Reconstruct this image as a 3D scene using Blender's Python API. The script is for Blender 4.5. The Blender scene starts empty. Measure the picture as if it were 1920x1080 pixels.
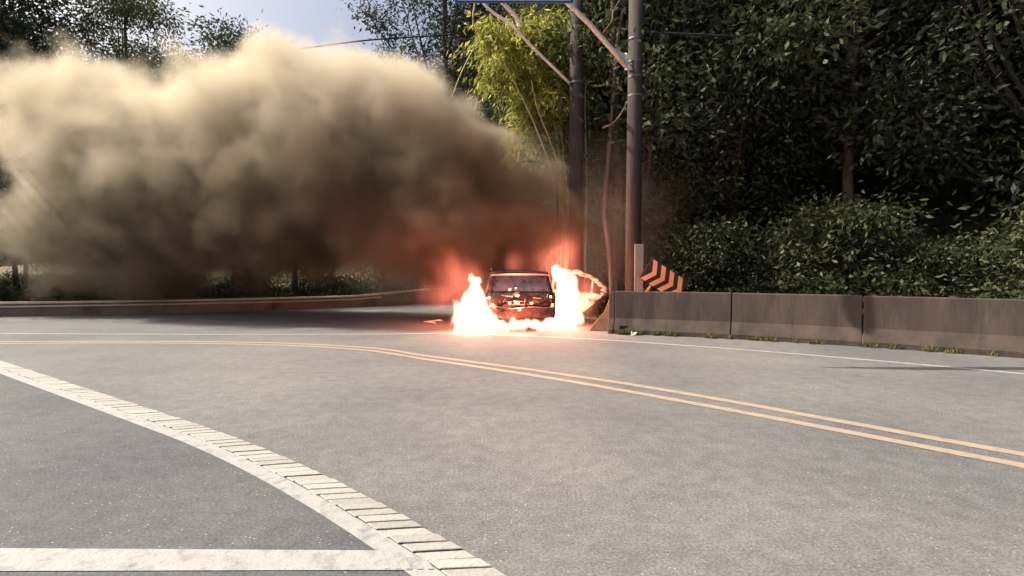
import bpy, bmesh, math, random
import numpy as np
from mathutils import Vector, Matrix
R = math.radians
random.seed(7)
rng = np.random.default_rng(11)
S = bpy.context.scene
COL = S.collection

# ------------------------------------------------------------------ camera, sky, sun, exposure
cam_d = bpy.data.cameras.new('camera')
cam = bpy.data.objects.new('camera', cam_d)
COL.objects.link(cam)
cam.location = (0, 0, 1.5)
cam.rotation_euler = (R(90) - math.atan(33 / 1000), 0, 0)
cam_d.sensor_width = 36
cam_d.lens = 36 * 1000 / 1920
cam_d.clip_start = 0.05
cam_d.clip_end = 2000
S.camera = cam

SUN_AZ = R(-82)      # measured from +Y (view direction) towards +X
SUN_EL = R(46)
W = bpy.data.worlds.new('World')
S.world = W
W.use_nodes = True
nt = W.node_tree
nt.nodes.clear()
sky = nt.nodes.new('ShaderNodeTexSky')
sky.sky_type = 'NISHITA'
sky.sun_disc = False
sky.sun_elevation = SUN_EL
sky.sun_rotation = SUN_AZ
sky.air_density = 1.0
sky.dust_density = 8.0
sky.ozone_density = .6
bg = nt.nodes.new('ShaderNodeBackground')
bg.inputs['Strength'].default_value = 0.075
wo = nt.nodes.new('ShaderNodeOutputWorld')
nt.links.new(sky.outputs[0], bg.inputs['Color'])
nt.links.new(bg.outputs[0], wo.inputs['Surface'])
sd = bpy.data.lights.new('sun', 'SUN')
sd.energy = 3.6
sd.angle = R(0.53)
sd.color = (1.0, 0.93, 0.82)
sun = bpy.data.objects.new('sun', sd)
COL.objects.link(sun)
to_sun = Vector((math.sin(SUN_AZ) * math.cos(SUN_EL), math.cos(SUN_AZ) * math.cos(SUN_EL), math.sin(SUN_EL)))
sun.rotation_euler = to_sun.to_track_quat('Z', 'Y').to_euler()
sun.location = to_sun * 60
V = S.view_settings
V.view_transform = 'Standard'
V.look = 'None'
V.gamma = 1
V.use_curve_mapping = False
V.exposure = 1.3
S.render.engine = 'CYCLES'
cy = S.cycles
cy.use_denoising = True
cy.denoiser = 'OPENIMAGEDENOISE'
cy.sample_clamp_indirect = 6
cy.max_bounces = 8
cy.diffuse_bounces = 3
cy.glossy_bounces = 3
cy.transmission_bounces = 4
cy.volume_bounces = 2
cy.transparent_max_bounces = 8
cy.volume_step_rate = 1.0
cy.volume_max_steps = 160

# ------------------------------------------------------------------ helpers
def link(o, parent=None):
    COL.objects.link(o)
    if parent is not None:
        o.parent = parent
    return o

def tag(o, label=None, cat=None, group=None, kind=None):
    if label: o['label'] = label
    if cat: o['category'] = cat
    if group: o['group'] = group
    if kind: o['kind'] = kind
    return o

def empty(name, loc=(0, 0, 0), rz=0.0, rot=None):
    o = bpy.data.objects.new(name, None)
    o.location = loc
    o.rotation_euler = rot if rot else (0, 0, rz)
    o.empty_display_size = 0.2
    return link(o)

class MB:
    """collects shapes, builds ONE mesh object"""
    def __init__(self):
        self.v = []; self.f = []
    def add(self, vs, fs):
        n = len(self.v)
        self.v += [tuple(p) for p in vs]
        self.f += [tuple(i + n for i in f) for f in fs]
        return self
    def box(self, x0, x1, y0, y1, z0, z1, M=None):
        vs = [(x0, y0, z0), (x1, y0, z0), (x1, y1, z0), (x0, y1, z0), (x0, y0, z1), (x1, y0, z1), (x1, y1, z1), (x0, y1, z1)]
        if M is not None: vs = [M @ Vector(p) for p in vs]
        return self.add(vs, [(0, 3, 2, 1), (4, 5, 6, 7), (0, 1, 5, 4), (1, 2, 6, 5), (2, 3, 7, 6), (3, 0, 4, 7)])
    def tube(self, pts, rad, n=8, cap=True, wob=0.0):
        pts = [Vector(p) for p in pts]
        if not hasattr(rad, '__len__'): rad = [rad] * len(pts)
        vs = []; prev = None
        for i, p in enumerate(pts):
            d = (pts[min(i + 1, len(pts) - 1)] - pts[max(i - 1, 0)]).normalized()
            if prev is None:
                a = d.orthogonal().normalized()
            else:
                a = (prev - d * prev.dot(d)).normalized()
            prev = a
            b = d.cross(a)
            for k in range(n):
                t = 2 * math.pi * k / n
                r = rad[i] * (1 + (random.uniform(-wob, wob) if wob else 0))
                vs.append(p + (a * math.cos(t) + b * math.sin(t)) * r)
        fs = []
        for i in range(len(pts) - 1):
            for k in range(n):
                fs.append((i * n + k, i * n + (k + 1) % n, (i + 1) * n + (k + 1) % n, (i + 1) * n + k))
        if cap:
            fs.append(tuple(range(n))[::-1]); fs.append(tuple((len(pts) - 1) * n + k for k in range(n)))
        return self.add(vs, fs)
    def loft(self, secs, closed=False, caps=False):
        n = len(secs[0]); vs = [p for s in secs for p in s]; fs = []
        m = n if closed else n - 1
        for i in range(len(secs) - 1):
            for k in range(m):
                fs.append((i * n + k, i * n + (k + 1) % n, (i + 1) * n + (k + 1) % n, (i + 1) * n + k))
        if caps:
            fs.append(tuple(range(n))[::-1]); fs.append(tuple((len(secs) - 1) * n + k for k in range(n)))
        return self.add(vs, fs)
    def build(self, name, mat, parent=None, smooth=False, bevel=0.0, solid=0.0, sub=0):
        me = bpy.data.meshes.new(name)
        me.from_pydata(self.v, [], self.f)
        bm = bmesh.new(); bm.from_mesh(me)
        bmesh.ops.recalc_face_normals(bm, faces=bm.faces)
        bm.to_mesh(me); bm.free()
        if smooth:
            me.polygons.foreach_set('use_smooth', [True] * len(me.polygons))
        me.materials.append(mat)
        o = link(bpy.data.objects.new(name, me), parent)
        if solid:
            m = o.modifiers.new('thick', 'SOLIDIFY'); m.thickness = solid; m.offset = 0
        if sub:
            m = o.modifiers.new('sub', 'SUBSURF'); m.levels = sub; m.render_levels = sub
        if bevel:
            m = o.modifiers.new('bev', 'BEVEL'); m.width = bevel; m.segments = 2; m.limit_method = 'ANGLE'; m.angle_limit = R(40)
        return o

def np_mesh(name, verts, quads, mat, parent=None):
    me = bpy.data.meshes.new(name)
    nv, nf = len(verts), len(quads)
    me.vertices.add(nv); me.vertices.foreach_set('co', verts.astype(np.float32).ravel())
    me.loops.add(nf * 4); me.loops.foreach_set('vertex_index', quads.astype(np.int32).ravel())
    me.polygons.add(nf); me.polygons.foreach_set('loop_start', np.arange(0, nf * 4, 4, dtype=np.int32))
    me.update(calc_edges=True)
    me.materials.append(mat)
    return link(bpy.data.objects.new(name, me), parent)

def leaves(pos, dirs, length, width, jitter=0.3):
    """diamond leaf faces: pos Nx3, dirs Nx3 (towards the tip)"""
    n = len(pos)
    d = dirs / np.linalg.norm(dirs, axis=1, keepdims=True)
    r = rng.normal(size=(n, 3))
    s = np.cross(d, r); s /= np.linalg.norm(s, axis=1, keepdims=True) + 1e-9
    L = length * (1 + jitter * rng.uniform(-1, 1, (n, 1)))
    Wd = width * (1 + jitter * rng.uniform(-1, 1, (n, 1)))
    nn = np.cross(d, s)
    mid = pos + d * L * 0.45
    v = np.stack([pos, mid + s * Wd * .5 + nn * Wd * .15, pos + d * L, mid - s * Wd * .5 + nn * Wd * .15], 1).reshape(-1, 3)
    q = np.arange(n * 4).reshape(-1, 4)
    return v, q

def spline(pts, n=12):
    """Catmull-Rom through 2D/3D points"""
    P = [Vector(p) for p in pts]
    P = [P[0] * 2 - P[1]] + P + [P[-1] * 2 - P[-2]]
    out = []
    for i in range(1, len(P) - 2):
        for k in range(n):
            t = k / n
            a, b, c, d = P[i - 1], P[i], P[i + 1], P[i + 2]
            out.append(0.5 * ((2 * b) + (c - a) * t + (2 * a - 5 * b + 4 * c - d) * t * t + (3 * b - a - 3 * c + d) * t ** 3))
    out.append(P[-2])
    return out

# ------------------------------------------------------------------ materials
def newmat(name):
    m = bpy.data.materials.new(name); m.use_nodes = True
    t = m.node_tree; t.nodes.clear()
    out = t.nodes.new('ShaderNodeOutputMaterial')
    return m, t, out

def nd(t, kind, **kw):
    n = t.nodes.new(kind)
    for k, v in kw.items():
        if k in n.inputs.keys(): n.inputs[k].default_value = v
        else: setattr(n, k, v)
    return n

def surf(name, c1, c2, scale=4.0, rough=0.8, metal=0.0, bump=0.1, bscale=30.0, detail=6, spec=0.3, c3=None, s3=1.0, t3=(0.55, 0.7), stretch=(1, 1, 1), coord='Object'):
    m, t, out = newmat(name)
    p = nd(t, 'ShaderNodeBsdfPrincipled', Roughness=rough, Metallic=metal)
    p.inputs['Specular IOR Level'].default_value = spec
    tc = nd(t, 'ShaderNodeTexCoord')
    mp = nd(t, 'ShaderNodeMapping'); mp.inputs['Scale'].default_value = stretch
    t.links.new(tc.outputs[coord], mp.inputs[0])
    n = nd(t, 'ShaderNodeTexNoise', Scale=scale, Detail=detail, Roughness=0.6)
    t.links.new(mp.outputs[0], n.inputs['Vector'])
    r = nd(t, 'ShaderNodeValToRGB')
    r.color_ramp.elements[0].position = 0.32; r.color_ramp.elements[0].color = (*c1, 1)
    r.color_ramp.elements[1].position = 0.68; r.color_ramp.elements[1].color = (*c2, 1)
    t.links.new(n.outputs['Fac'], r.inputs[0])
    col = r.outputs[0]
    if c3 is not None:
        n3 = nd(t, 'ShaderNodeTexNoise', Scale=s3, Detail=5.0, Roughness=0.65)
        t.links.new(mp.outputs[0], n3.inputs['Vector'])
        mr = nd(t, 'ShaderNodeMapRange'); mr.inputs[1].default_value = t3[0]; mr.inputs[2].default_value = t3[1]
        t.links.new(n3.outputs['Fac'], mr.inputs[0])
        mx = nd(t, 'ShaderNodeMix', data_type='RGBA')
        t.links.new(mr.outputs[0], mx.inputs[0]); t.links.new(col, mx.inputs[6]); mx.inputs[7].default_value = (*c3, 1)
        col = mx.outputs[2]
    t.links.new(col, p.inputs['Base Color'])
    if bump:
        nb = nd(t, 'ShaderNodeTexNoise', Scale=bscale, Detail=4.0)
        t.links.new(mp.outputs[0], nb.inputs['Vector'])
        b = nd(t, 'ShaderNodeBump', Strength=bump, Distance=0.02)
        t.links.new(nb.outputs['Fac'], b.inputs['Height'])
        t.links.new(b.outputs[0], p.inputs['Normal'])
    t.links.new(p.outputs[0], out.inputs['Surface'])
    return m

def leafmat(name, ca, cb, trans=0.45, rough=0.55):
    m, t, out = newmat(name)
    g = nd(t, 'ShaderNodeNewGeometry')
    r = nd(t, 'ShaderNodeValToRGB')
    r.color_ramp.elements[0].color = (*ca, 1); r.color_ramp.elements[1].color = (*cb, 1)
    t.links.new(g.outputs['Random Per Island'], r.inputs[0])
    d = nd(t, 'ShaderNodeBsdfDiffuse'); tr = nd(t, 'ShaderNodeBsdfTranslucent')
    gl = nd(t, 'ShaderNodeBsdfGlossy', Roughness=rough)
    gl.inputs['Color'].default_value = (.5, .5, .45, 1)
    mx = nd(t, 'ShaderNodeMixShader', Fac=trans); mg = nd(t, 'ShaderNodeMixShader', Fac=0.04)
    oi = nd(t, 'ShaderNodeObjectInfo'); hs = nd(t, 'ShaderNodeHueSaturation')
    vr = nd(t, 'ShaderNodeMapRange'); vr.inputs[3].default_value = .65; vr.inputs[4].default_value = 1.35; t.links.new(oi.outputs['Random'], vr.inputs[0])
    hr = nd(t, 'ShaderNodeMapRange'); hr.inputs[3].default_value = .515; hr.inputs[4].default_value = .485; t.links.new(oi.outputs['Random'], hr.inputs[0])
    if name != 'bamboo_leaf': t.links.new(vr.outputs[0], hs.inputs['Value']); t.links.new(hr.outputs[0], hs.inputs['Hue'])
    t.links.new(r.outputs[0], hs.inputs['Color'])
    t.links.new(hs.outputs[0], d.inputs[0]); t.links.new(hs.outputs[0], tr.inputs[0])
    t.links.new(d.outputs[0], mx.inputs[1]); t.links.new(tr.outputs[0], mx.inputs[2])
    t.links.new(mx.outputs[0], mg.inputs[1]); t.links.new(gl.outputs[0], mg.inputs[2])
    t.links.new(mg.outputs[0], out.inputs['Surface'])
    return m

def asphalt(name='asphalt', k=1.0, tint=(1, 1, 1), stone=.86):
    m, t, out = newmat(name)
    p = nd(t, 'ShaderNodeBsdfPrincipled', Roughness=0.82)
    p.inputs['Specular IOR Level'].default_value = 0.28
    tc = nd(t, 'ShaderNodeTexCoord')
    def noise(sc, det=4.0, ro=0.6):
        n = nd(t, 'ShaderNodeTexNoise', Scale=sc, Detail=det, Roughness=ro)
        t.links.new(tc.outputs['Object'], n.inputs['Vector']); return n
    big = noise(0.35, 5.0); fine = noise(55.0, 4.0, 0.75); med = noise(7.0, 5.0)
    r = nd(t, 'ShaderNodeValToRGB')
    r.color_ramp.elements[0].position = .35; r.color_ramp.elements[0].color = (.096 * k * tint[0], .097 * k * tint[1], .100 * k * tint[2], 1)
    r.color_ramp.elements[1].position = .66; r.color_ramp.elements[1].color = (.148 * k * tint[0], .144 * k * tint[1], .134 * k * tint[2], 1)
    t.links.new(big.outputs[0], r.inputs[0])
    mr = nd(t, 'ShaderNodeMapRange'); mr.inputs[1].default_value = .3; mr.inputs[2].default_value = .7; mr.inputs[3].default_value = .45; mr.inputs[4].default_value = 1.6
    t.links.new(fine.outputs[0], mr.inputs[0])
    mr2 = nd(t, 'ShaderNodeMapRange'); mr2.inputs[1].default_value = .3; mr2.inputs[2].default_value = .7; mr2.inputs[3].default_value = .82; mr2.inputs[4].default_value = 1.16
    t.links.new(med.outputs[0], mr2.inputs[0])
    mm = nd(t, 'ShaderNodeMath', operation='MULTIPLY'); t.links.new(mr.outputs[0], mm.inputs[0]); t.links.new(mr2.outputs[0], mm.inputs[1])
    vm = nd(t, 'ShaderNodeVectorMath', operation='SCALE')
    t.links.new(r.outputs[0], vm.inputs[0]); t.links.new(mm.outputs[0], vm.inputs['Scale'])
    # scattered pale aggregate stones
    vo = nd(t, 'ShaderNodeTexVoronoi', Scale=34.0); t.links.new(tc.outputs['Object'], vo.inputs['Vector'])
    lt = nd(t, 'ShaderNodeMath', operation='LESS_THAN'); lt.inputs[1].default_value = 0.16
    t.links.new(vo.outputs['Distance'], lt.inputs[0])
    sx = nd(t, 'ShaderNodeSeparateColor'); t.links.new(vo.outputs['Color'], sx.inputs[0])
    gt = nd(t, 'ShaderNodeMath', operation='GREATER_THAN'); gt.inputs[1].default_value = stone
    t.links.new(sx.outputs[0], gt.inputs[0])
    mu = nd(t, 'ShaderNodeMath', operation='MULTIPLY'); t.links.new(lt.outputs[0], mu.inputs[0]); t.links.new(gt.outputs[0], mu.inputs[1])
    mu2 = nd(t, 'ShaderNodeMath', operation='MULTIPLY'); t.links.new(mu.outputs[0], mu2.inputs[0]); mu2.inputs[1].default_value = 0.7
    mx = nd(t, 'ShaderNodeMix', data_type='RGBA'); t.links.new(mu2.outputs[0], mx.inputs[0]); t.links.new(vm.outputs[0], mx.inputs[6]); mx.inputs[7].default_value = (.42, .40, .36, 1)
    # hairline cracks
    vc = nd(t, 'ShaderNodeTexVoronoi', Scale=0.8, feature='DISTANCE_TO_EDGE')
    wp = nd(t, 'ShaderNodeVectorMath', operation='ADD'); n4 = noise(2.0, 6.0)
    t.links.new(tc.outputs['Object'], wp.inputs[0]); t.links.new(n4.outputs['Color'], wp.inputs[1]); t.links.new(wp.outputs[0], vc.inputs['Vector'])
    cl = nd(t, 'ShaderNodeMapRange'); cl.inputs[1].default_value = 0.0; cl.inputs[2].default_value = 0.012; cl.inputs[3].default_value = .35; cl.inputs[4].default_value = 0
    t.links.new(vc.outputs['Distance'], cl.inputs[0])
    mr5 = nd(t, 'ShaderNodeMapRange'); mr5.inputs[1].default_value = .52; mr5.inputs[2].default_value = .6
    t.links.new(big.outputs[0], mr5.inputs[0])
    cm = nd(t, 'ShaderNodeMath', operation='MULTIPLY'); t.links.new(cl.outputs[0], cm.inputs[0]); t.links.new(mr5.outputs[0], cm.inputs[1])
    mx2 = nd(t, 'ShaderNodeMix', data_type='RGBA'); t.links.new(cm.outputs[0], mx2.inputs[0]); t.links.new(mx.outputs[2], mx2.inputs[6]); mx2.inputs[7].default_value = (.03, .03, .03, 1)
    t.links.new(mx2.outputs[2], p.inputs['Base Color'])
    b = nd(t, 'ShaderNodeBump', Strength=0.55, Distance=0.006); t.links.new(fine.outputs[0], b.inputs['Height']); t.links.new(b.outputs[0], p.inputs['Normal'])
    t.links.new(p.outputs[0], out.inputs['Surface'])
    return m

def paint(name, col, worn, wear=(0.5, 0.72), sc=9.0):
    m = surf(name, tuple(c * .86 for c in col), col, scale=14, rough=.65, bump=.25, bscale=60, c3=worn, s3=sc, t3=wear)
    return m

M_ASPH = asphalt()
M_SOIL = surf('soil', (.06, .045, .028), (.12, .09, .055), scale=1.6, bump=.6, bscale=9, rough=.95, c3=(.05, .07, .025), s3=.7)
M_YELLOW = paint('yellow_paint', (.32, .25, .19), (.18, .16, .14), (.5, .76))
M_WHITE = paint('white_paint', (.31, .302, .292), (.16, .155, .15), (.5, .72))
M_BLOCK = paint('thermoplastic', (.325, .312, .285), (.20, .19, .175), (.5, .74), 24)
def vary(m, lo, hi):
    t = m.node_tree; p = [n for n in t.nodes if n.type == 'BSDF_PRINCIPLED'][0]
    src = p.inputs['Base Color'].links[0].from_socket
    oi = nd(t, 'ShaderNodeObjectInfo'); vr = nd(t, 'ShaderNodeMapRange'); vr.inputs[3].default_value = lo; vr.inputs[4].default_value = hi
    t.links.new(oi.outputs['Random'], vr.inputs[0])
    vm = nd(t, 'ShaderNodeVectorMath', operation='SCALE'); t.links.new(src, vm.inputs[0]); t.links.new(vr.outputs[0], vm.inputs['Scale'])
    t.links.new(vm.outputs[0], p.inputs['Base Color'])
vary(M_BLOCK, .8, 1.12)
M_CONC = surf('stained_concrete', (.042, .03, .025), (.075, .055, .045), scale=2.2, bump=.3, bscale=22, rough=.9, c3=(.036, .029, .025), s3=3.2, t3=(.5, .66), stretch=(1, 1, .22))
M_CONCP = surf('parapet_concrete', (.16, .125, .10), (.24, .19, .155), scale=1.5, bump=.3, bscale=18, rough=.9, c3=(.08, .065, .055), s3=.9, t3=(.5, .7))
M_COPE = surf('pale_coping', (.50, .43, .34), (.66, .58, .47), scale=3, bump=.2, rough=.8)
M_SLAB = surf('broken_concrete', (.17, .12, .08), (.26, .19, .125), scale=5, bump=.5, bscale=25, rough=.92)
M_POLE = surf('weathered_pole', (.03, .025, .023), (.062, .052, .047), scale=3, bump=.35, bscale=16, rough=.88, stretch=(3, 3, .3), c3=(.028, .02, .018), s3=1.2, t3=(.52, .66))
M_BOX = surf('grey_box', (.20, .19, .18), (.30, .285, .27), scale=4, rough=.7, bump=.12)
M_GALV = surf('galvanised_tube', (.66, .64, .62), (.8, .78, .76), scale=8, rough=.5, metal=0, bump=.05)
M_STEEL = surf('dull_steel', (.10, .10, .11), (.2, .2, .21), scale=8, rough=.5, metal=.7, bump=.1)
M_WIRE = surf('cable_rubber', (.02, .02, .02), (.035, .035, .035), bump=0, rough=.6)
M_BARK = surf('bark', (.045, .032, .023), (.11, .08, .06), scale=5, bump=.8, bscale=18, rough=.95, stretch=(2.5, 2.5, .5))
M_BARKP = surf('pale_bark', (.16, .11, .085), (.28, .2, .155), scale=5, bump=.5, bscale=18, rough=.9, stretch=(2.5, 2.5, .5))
M_CULM = surf('bamboo_culm', (.30, .25, .10), (.45, .38, .2), scale=6, bump=.1, rough=.6)
M_LEAF1 = leafmat('dark_leaf', (.022, .034, .016), (.062, .08, .034), .35)
M_LEAF2 = leafmat('mid_leaf', (.026, .036, .017), (.07, .085, .034), .35)
M_LEAFB = leafmat('bamboo_leaf', (.15, .165, .02), (.52, .49, .11), .58)
M_LEAFD = leafmat('grey_leaf', (.022, .028, .023), (.055, .064, .05), .3)
M_DRY = leafmat('dry_leaf', (.12, .085, .03), (.24, .19, .07), .35)
M_GRASS = leafmat('verge_grass', (.05, .06, .015), (.16, .14, .05), .3)
M_BLUE = surf('sign_blue', (.012, .075, .20), (.018, .095, .25), scale=2, rough=.4, bump=0)
M_SWHITE = surf('sign_white', (.6, .62, .64), (.7, .7, .7), scale=2, rough=.45, bump=0)
M_SBLACK = surf('sign_black', (.02, .014, .013), (.035, .025, .022), scale=4, rough=.5, bump=0)
M_SORANGE = surf('sign_orange', (.66, .25, .15), (.78, .36, .24), scale=3, rough=.45, bump=0)
M_BURNT = surf('burnt_paint', (.03, .016, .014), (.11, .05, .042), scale=5, rough=.72, metal=.1, bump=.8, bscale=12, c3=(.22, .11, .085), s3=3.5, t3=(.55, .68), spec=.2)
M_CHAR = surf('charred_steel', (.012, .009, .008), (.04, .025, .02), scale=7, rough=.75, metal=.2, bump=.5, bscale=14)
M_BARE = surf('bare_hot_metal', (.35, .24, .2), (.6, .45, .4), scale=6, rough=.35, metal=.8, bump=.2)
M_PALE = surf('door_trim', (.44, .35, .30), (.60, .50, .43), scale=4, rough=.75, bump=.6, c3=(.07, .04, .03), s3=3.5, t3=(.5, .62))
M_GLASS = surf('sooted_glass', (.09, .065, .08), (.2, .15, .175), scale=3, rough=.4, spec=.5, bump=.1, c3=(.03, .022, .024), s3=4, t3=(.5, .62))
M_TYRE = surf('tyre_rubber', (.012, .011, .01), (.03, .026, .024), scale=10, rough=.85, bump=.3)
M_LITTER = surf('litter', (.6, .58, .55), (.75, .72, .7), scale=5, rough=.8, bump=.1)

def emis(name, col, k):
    m, t, out = newmat(name)
    e = nd(t, 'ShaderNodeEmission', Strength=k); e.inputs['Color'].default_value = (*col, 1)
    t.links.new(e.outputs[0], out.inputs['Surface']); return m
M_EMBER = emis('ember', (1, .55, .25), 3.0)

# ------------------------------------------------------------------ ground and road
WALL = spline([(-3.0, 25.2), (-6.3, 22.0), (-10, 19.6), (-16, 17.5), (-26, 15.8), (-45, 14.5), (-70, 14)], 10)
BARR = spline([(2.34, 12.72), (3.48, 12.36), (5.5, 11.4), (8, 9.8), (11, 7.2), (15, 3.0), (20, -4), (24, -12), (27, -24)], 10)

def line_y(L, x):
    xs = [p[0] for p in L]; ys = [p[1] for p in L]
    if xs[0] > xs[-1]: xs, ys = xs[::-1], ys[::-1]
    return float(np.interp(x, xs, ys))

def edge_y(x):
    if x < -3.0: return line_y(WALL, x) + .25
    if x < 2.4: return 25.4
    return line_y(BARR, x) + .25

def ground_h(x, y):
    if x < 2.4:
        d = y - (27 + max(0, -x - 3) * .9)
        k = .16 if x < -6 else .3
    else:
        d = y - (line_y(BARR, min(x, 27)) + 5.0) if x < 27 else (x - 27) + 8
        k = .42
    h = -.05
    if d > 0:
        d = min(d, 60)
        h += k * d * d / (d + 3) + .25 * math.sin(x * .9 + y * .37) * min(1, d / 3) + .2 * math.sin(x * .31 - y * .8) * min(1, d / 3)
    return h

def axis():
    a = [-200, -150, -110, -80] + list(np.arange(-60, 60.1, 1.5)) + [80, 110, 150, 200]
    return a
xs = axis(); ys = [-200, -120, -80] + list(np.arange(-60, 90.1, 1.5)) + [110, 140, 180, 220]
vs = [(x, y, ground_h(x, y)) for y in ys for x in xs]; nx = len(xs)
fs = [(j * nx + i, j * nx + i + 1, (j + 1) * nx + i + 1, (j + 1) * nx + i) for j in range(len(ys) - 1) for i in range(nx - 1)]
g = MB().add(vs, fs).build('ground', M_SOIL, smooth=True); tag(g, kind='structure')

rx = [-70, -60, -50] + list(np.arange(-45, -3.01, 1.0)) + [-3.0001, -2.99, -2, -1, 0, 1, 2, 2.39, 2.41] + list(np.arange(3, 26.6, .75))
secs = [[(x, -40, 0), (x, -10, 0), (x, -2, 0), (x, 3, 0), (x, min(6, edge_y(x) - .5), 0) if edge_y(x) > 4 else (x, edge_y(x) - .3, 0), (x, edge_y(x), 0)] for x in rx]
secs = [[(p[0], min(p[1], s[-1][1]), p[2]) for p in s] for s in secs]
r = MB().loft(secs).build('road', M_ASPH); tag(r, kind='structure')

def ribbon(name, pts, off, w, z, mat, rough_edge=0.0):
    P = [Vector((p[0], p[1])) for p in pts]
    a, b = [], []
    for i, p in enumerate(P):
        d = (P[min(i + 1, len(P) - 1)] - P[max(i - 1, 0)]).normalized(); n = Vector((-d.y, d.x))
        j1 = random.uniform(-rough_edge, rough_edge); j2 = random.uniform(-rough_edge, rough_edge)
        q = p + n * (off + w / 2 + j1); a.append((q.x, q.y, z))
        q = p + n * (off - w / 2 + j2); b.append((q.x, q.y, z))
    o = MB().loft([a, b]).build(name, mat)
    return tag(o, kind='structure')

YEL_L = spline([(-24, 9.6), (-16, 10.5), (-9, 10.95), (-5.2, 10.75), (-2.88, 10.03), (-1.48, 8.98), (-.4, 8.14), (.17, 7.68), (.92, 7.04), (1.77, 6.24), (3.3, 4.7), (5.2, 2.6), (8, -1), (12, -8)], 14)
YEL_U = spline([(-24, 9.9), (-16, 10.8), (-9, 11.22), (-5.2, 11.02), (-2.75, 10.26), (-1.57, 9.36), (-.42, 8.52), (.55, 7.79), (1.91, 6.64), (3.5, 5.0), (5.4, 2.9), (8.2, -.8), (12.2, -7.8)], 14)
ribbon('centre_line', YEL_L, 0, .135, .004, M_YELLOW, .006)
ribbon('centre_line', YEL_U, 0, .135, .004, M_YELLOW, .006)
FAR = spline([(-30, 13.2), (-18, 12.9), (-9, 12.5), (-3.58, 12.5), (-1.4, 12.6), (.2, 12.2), (1.75, 11.59), (3.08, 10.83), (5, 9.6), (7.4, 7.7), (10.4, 5.0), (14, 1), (19, -6)], 14)
ribbon('far_edge_line', FAR, 0, .13, .004, M_WHITE, .006)

# near profiled edge line: plain strip + raised skewed blocks
dS = Vector((-.687, .727))
P0 = Vector((-.03, 2.57))                      # a point of the outer (road-side) edge
nS = Vector((-.727, -.687))                    # towards the shoulder
def sp(u):                                     # gentle bend along the strip
    return P0 + dS * u + nS * (.028 * min(u, 4) ** 2 + .224 * max(0, u - 4) if u > 0 else .006 * u * u)
strip_pts = [sp(u) for u in np.arange(-3, 16.01, .25)]
eo = ribbon('near_edge_line', strip_pts, -.0, .0001, .004, M_WHITE)
bpy.data.objects.remove(eo)
ring = []
a, b = [], []
for p in strip_pts:
    q0 = p + nS * .214; q1 = p + nS * .335
    a.append((q0.x, q0.y, .004)); b.append((q1.x, q1.y, .004))
nel = tag(MB().loft([a, b]).build('near_edge_line', M_WHITE), kind='structure')
ck = Vector((1, .085)).normalized()            # cross joints run across the view
u = -1.2; pitch = .118; kblk = 0
def mk_block():
    # skewed rib, local: origin at road-side rear corner
    wv = nS * .215
    sk = ck * (-(.215) / abs(ck.dot(nS)))      # crosses the strip along the joint direction
    du = dS * (pitch - .012)
    c = [Vector((0, 0)), du, du + sk, sk]
    zt = .008; e = .006
    top = [c[0] + (c[2] - c[0]) * .03, c[1] + (c[3] - c[1]) * .03, c[2] + (c[0] - c[2]) * .03, c[3] + (c[1] - c[3]) * .03]
    mb = MB()
    mb.add([(p.x, p.y, .0045) for p in c] + [(p.x, p.y, zt + .0045) for p in top],
           [(4, 5, 6, 7), (0, 1, 5, 4), (1, 2, 6, 5), (2, 3, 7, 6), (3, 0, 4, 7), (3, 2, 1, 0)])
    return mb
blk = None
while u < 10.5:
    p = sp(u)
    if blk is None:
        blk = mk_block().build('marking_block', M_BLOCK, nel, bevel=.003); o = blk
    else:
        o = blk.copy(); link(o, nel)
    o.location = (p.x + random.uniform(-.005, .005), p.y + random.uniform(-.005, .005), random.uniform(-.004, .0015))
    o.rotation_euler = (0, 0, random.uniform(-.035, .035) + (.05 * min(u, 4) if u > 0 else 0))
    o.scale = (1 + random.uniform(-.03, .03),) * 2 + (1,)
    u += pitch
a, b = [], []
for p in strip_pts:
    q0 = p + nS * .333; q1 = p + nS * 2.6
    a.append((q0.x, q0.y, .0015)); b.append((q1.x, q1.y, .0015))
tag(MB().loft([a, b]).build('shoulder', asphalt('shoulder_asphalt', .68, (.97, .99, 1.07), .8)), kind='structure')
# worn white band on the shoulder
mb = MB()
mb.add([(-3.4, 2.60, .0062), (-.50, 2.615, .0062), (-.66, 2.80, .0062), (-3.4, 2.83, .0062)], [(0, 1, 2, 3)])
for k in range(6):
    x = -.64 + k * .055
    mb.add([(x, 2.62, .0085), (x + .03, 2.62, .0085), (x - .05, 2.79 - k * .008, .0085), (x - .08, 2.79 - k * .008, .0085)], [(0, 1, 2, 3)])
tag(mb.build('shoulder_marking', M_WHITE), kind='structure')
tag(MB().add([(-3.4, 2.2, .0035), (-.38, 2.2, .0035), (-.38, 2.585, .0035), (-3.4, 2.575, .0035)], [(0, 1, 2, 3)]).build('shoulder_patch', surf('patch_asphalt', (.07, .07, .072), (.1, .1, .1), scale=30, rough=.9, bump=.5, bscale=60)), kind='structure')

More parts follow.
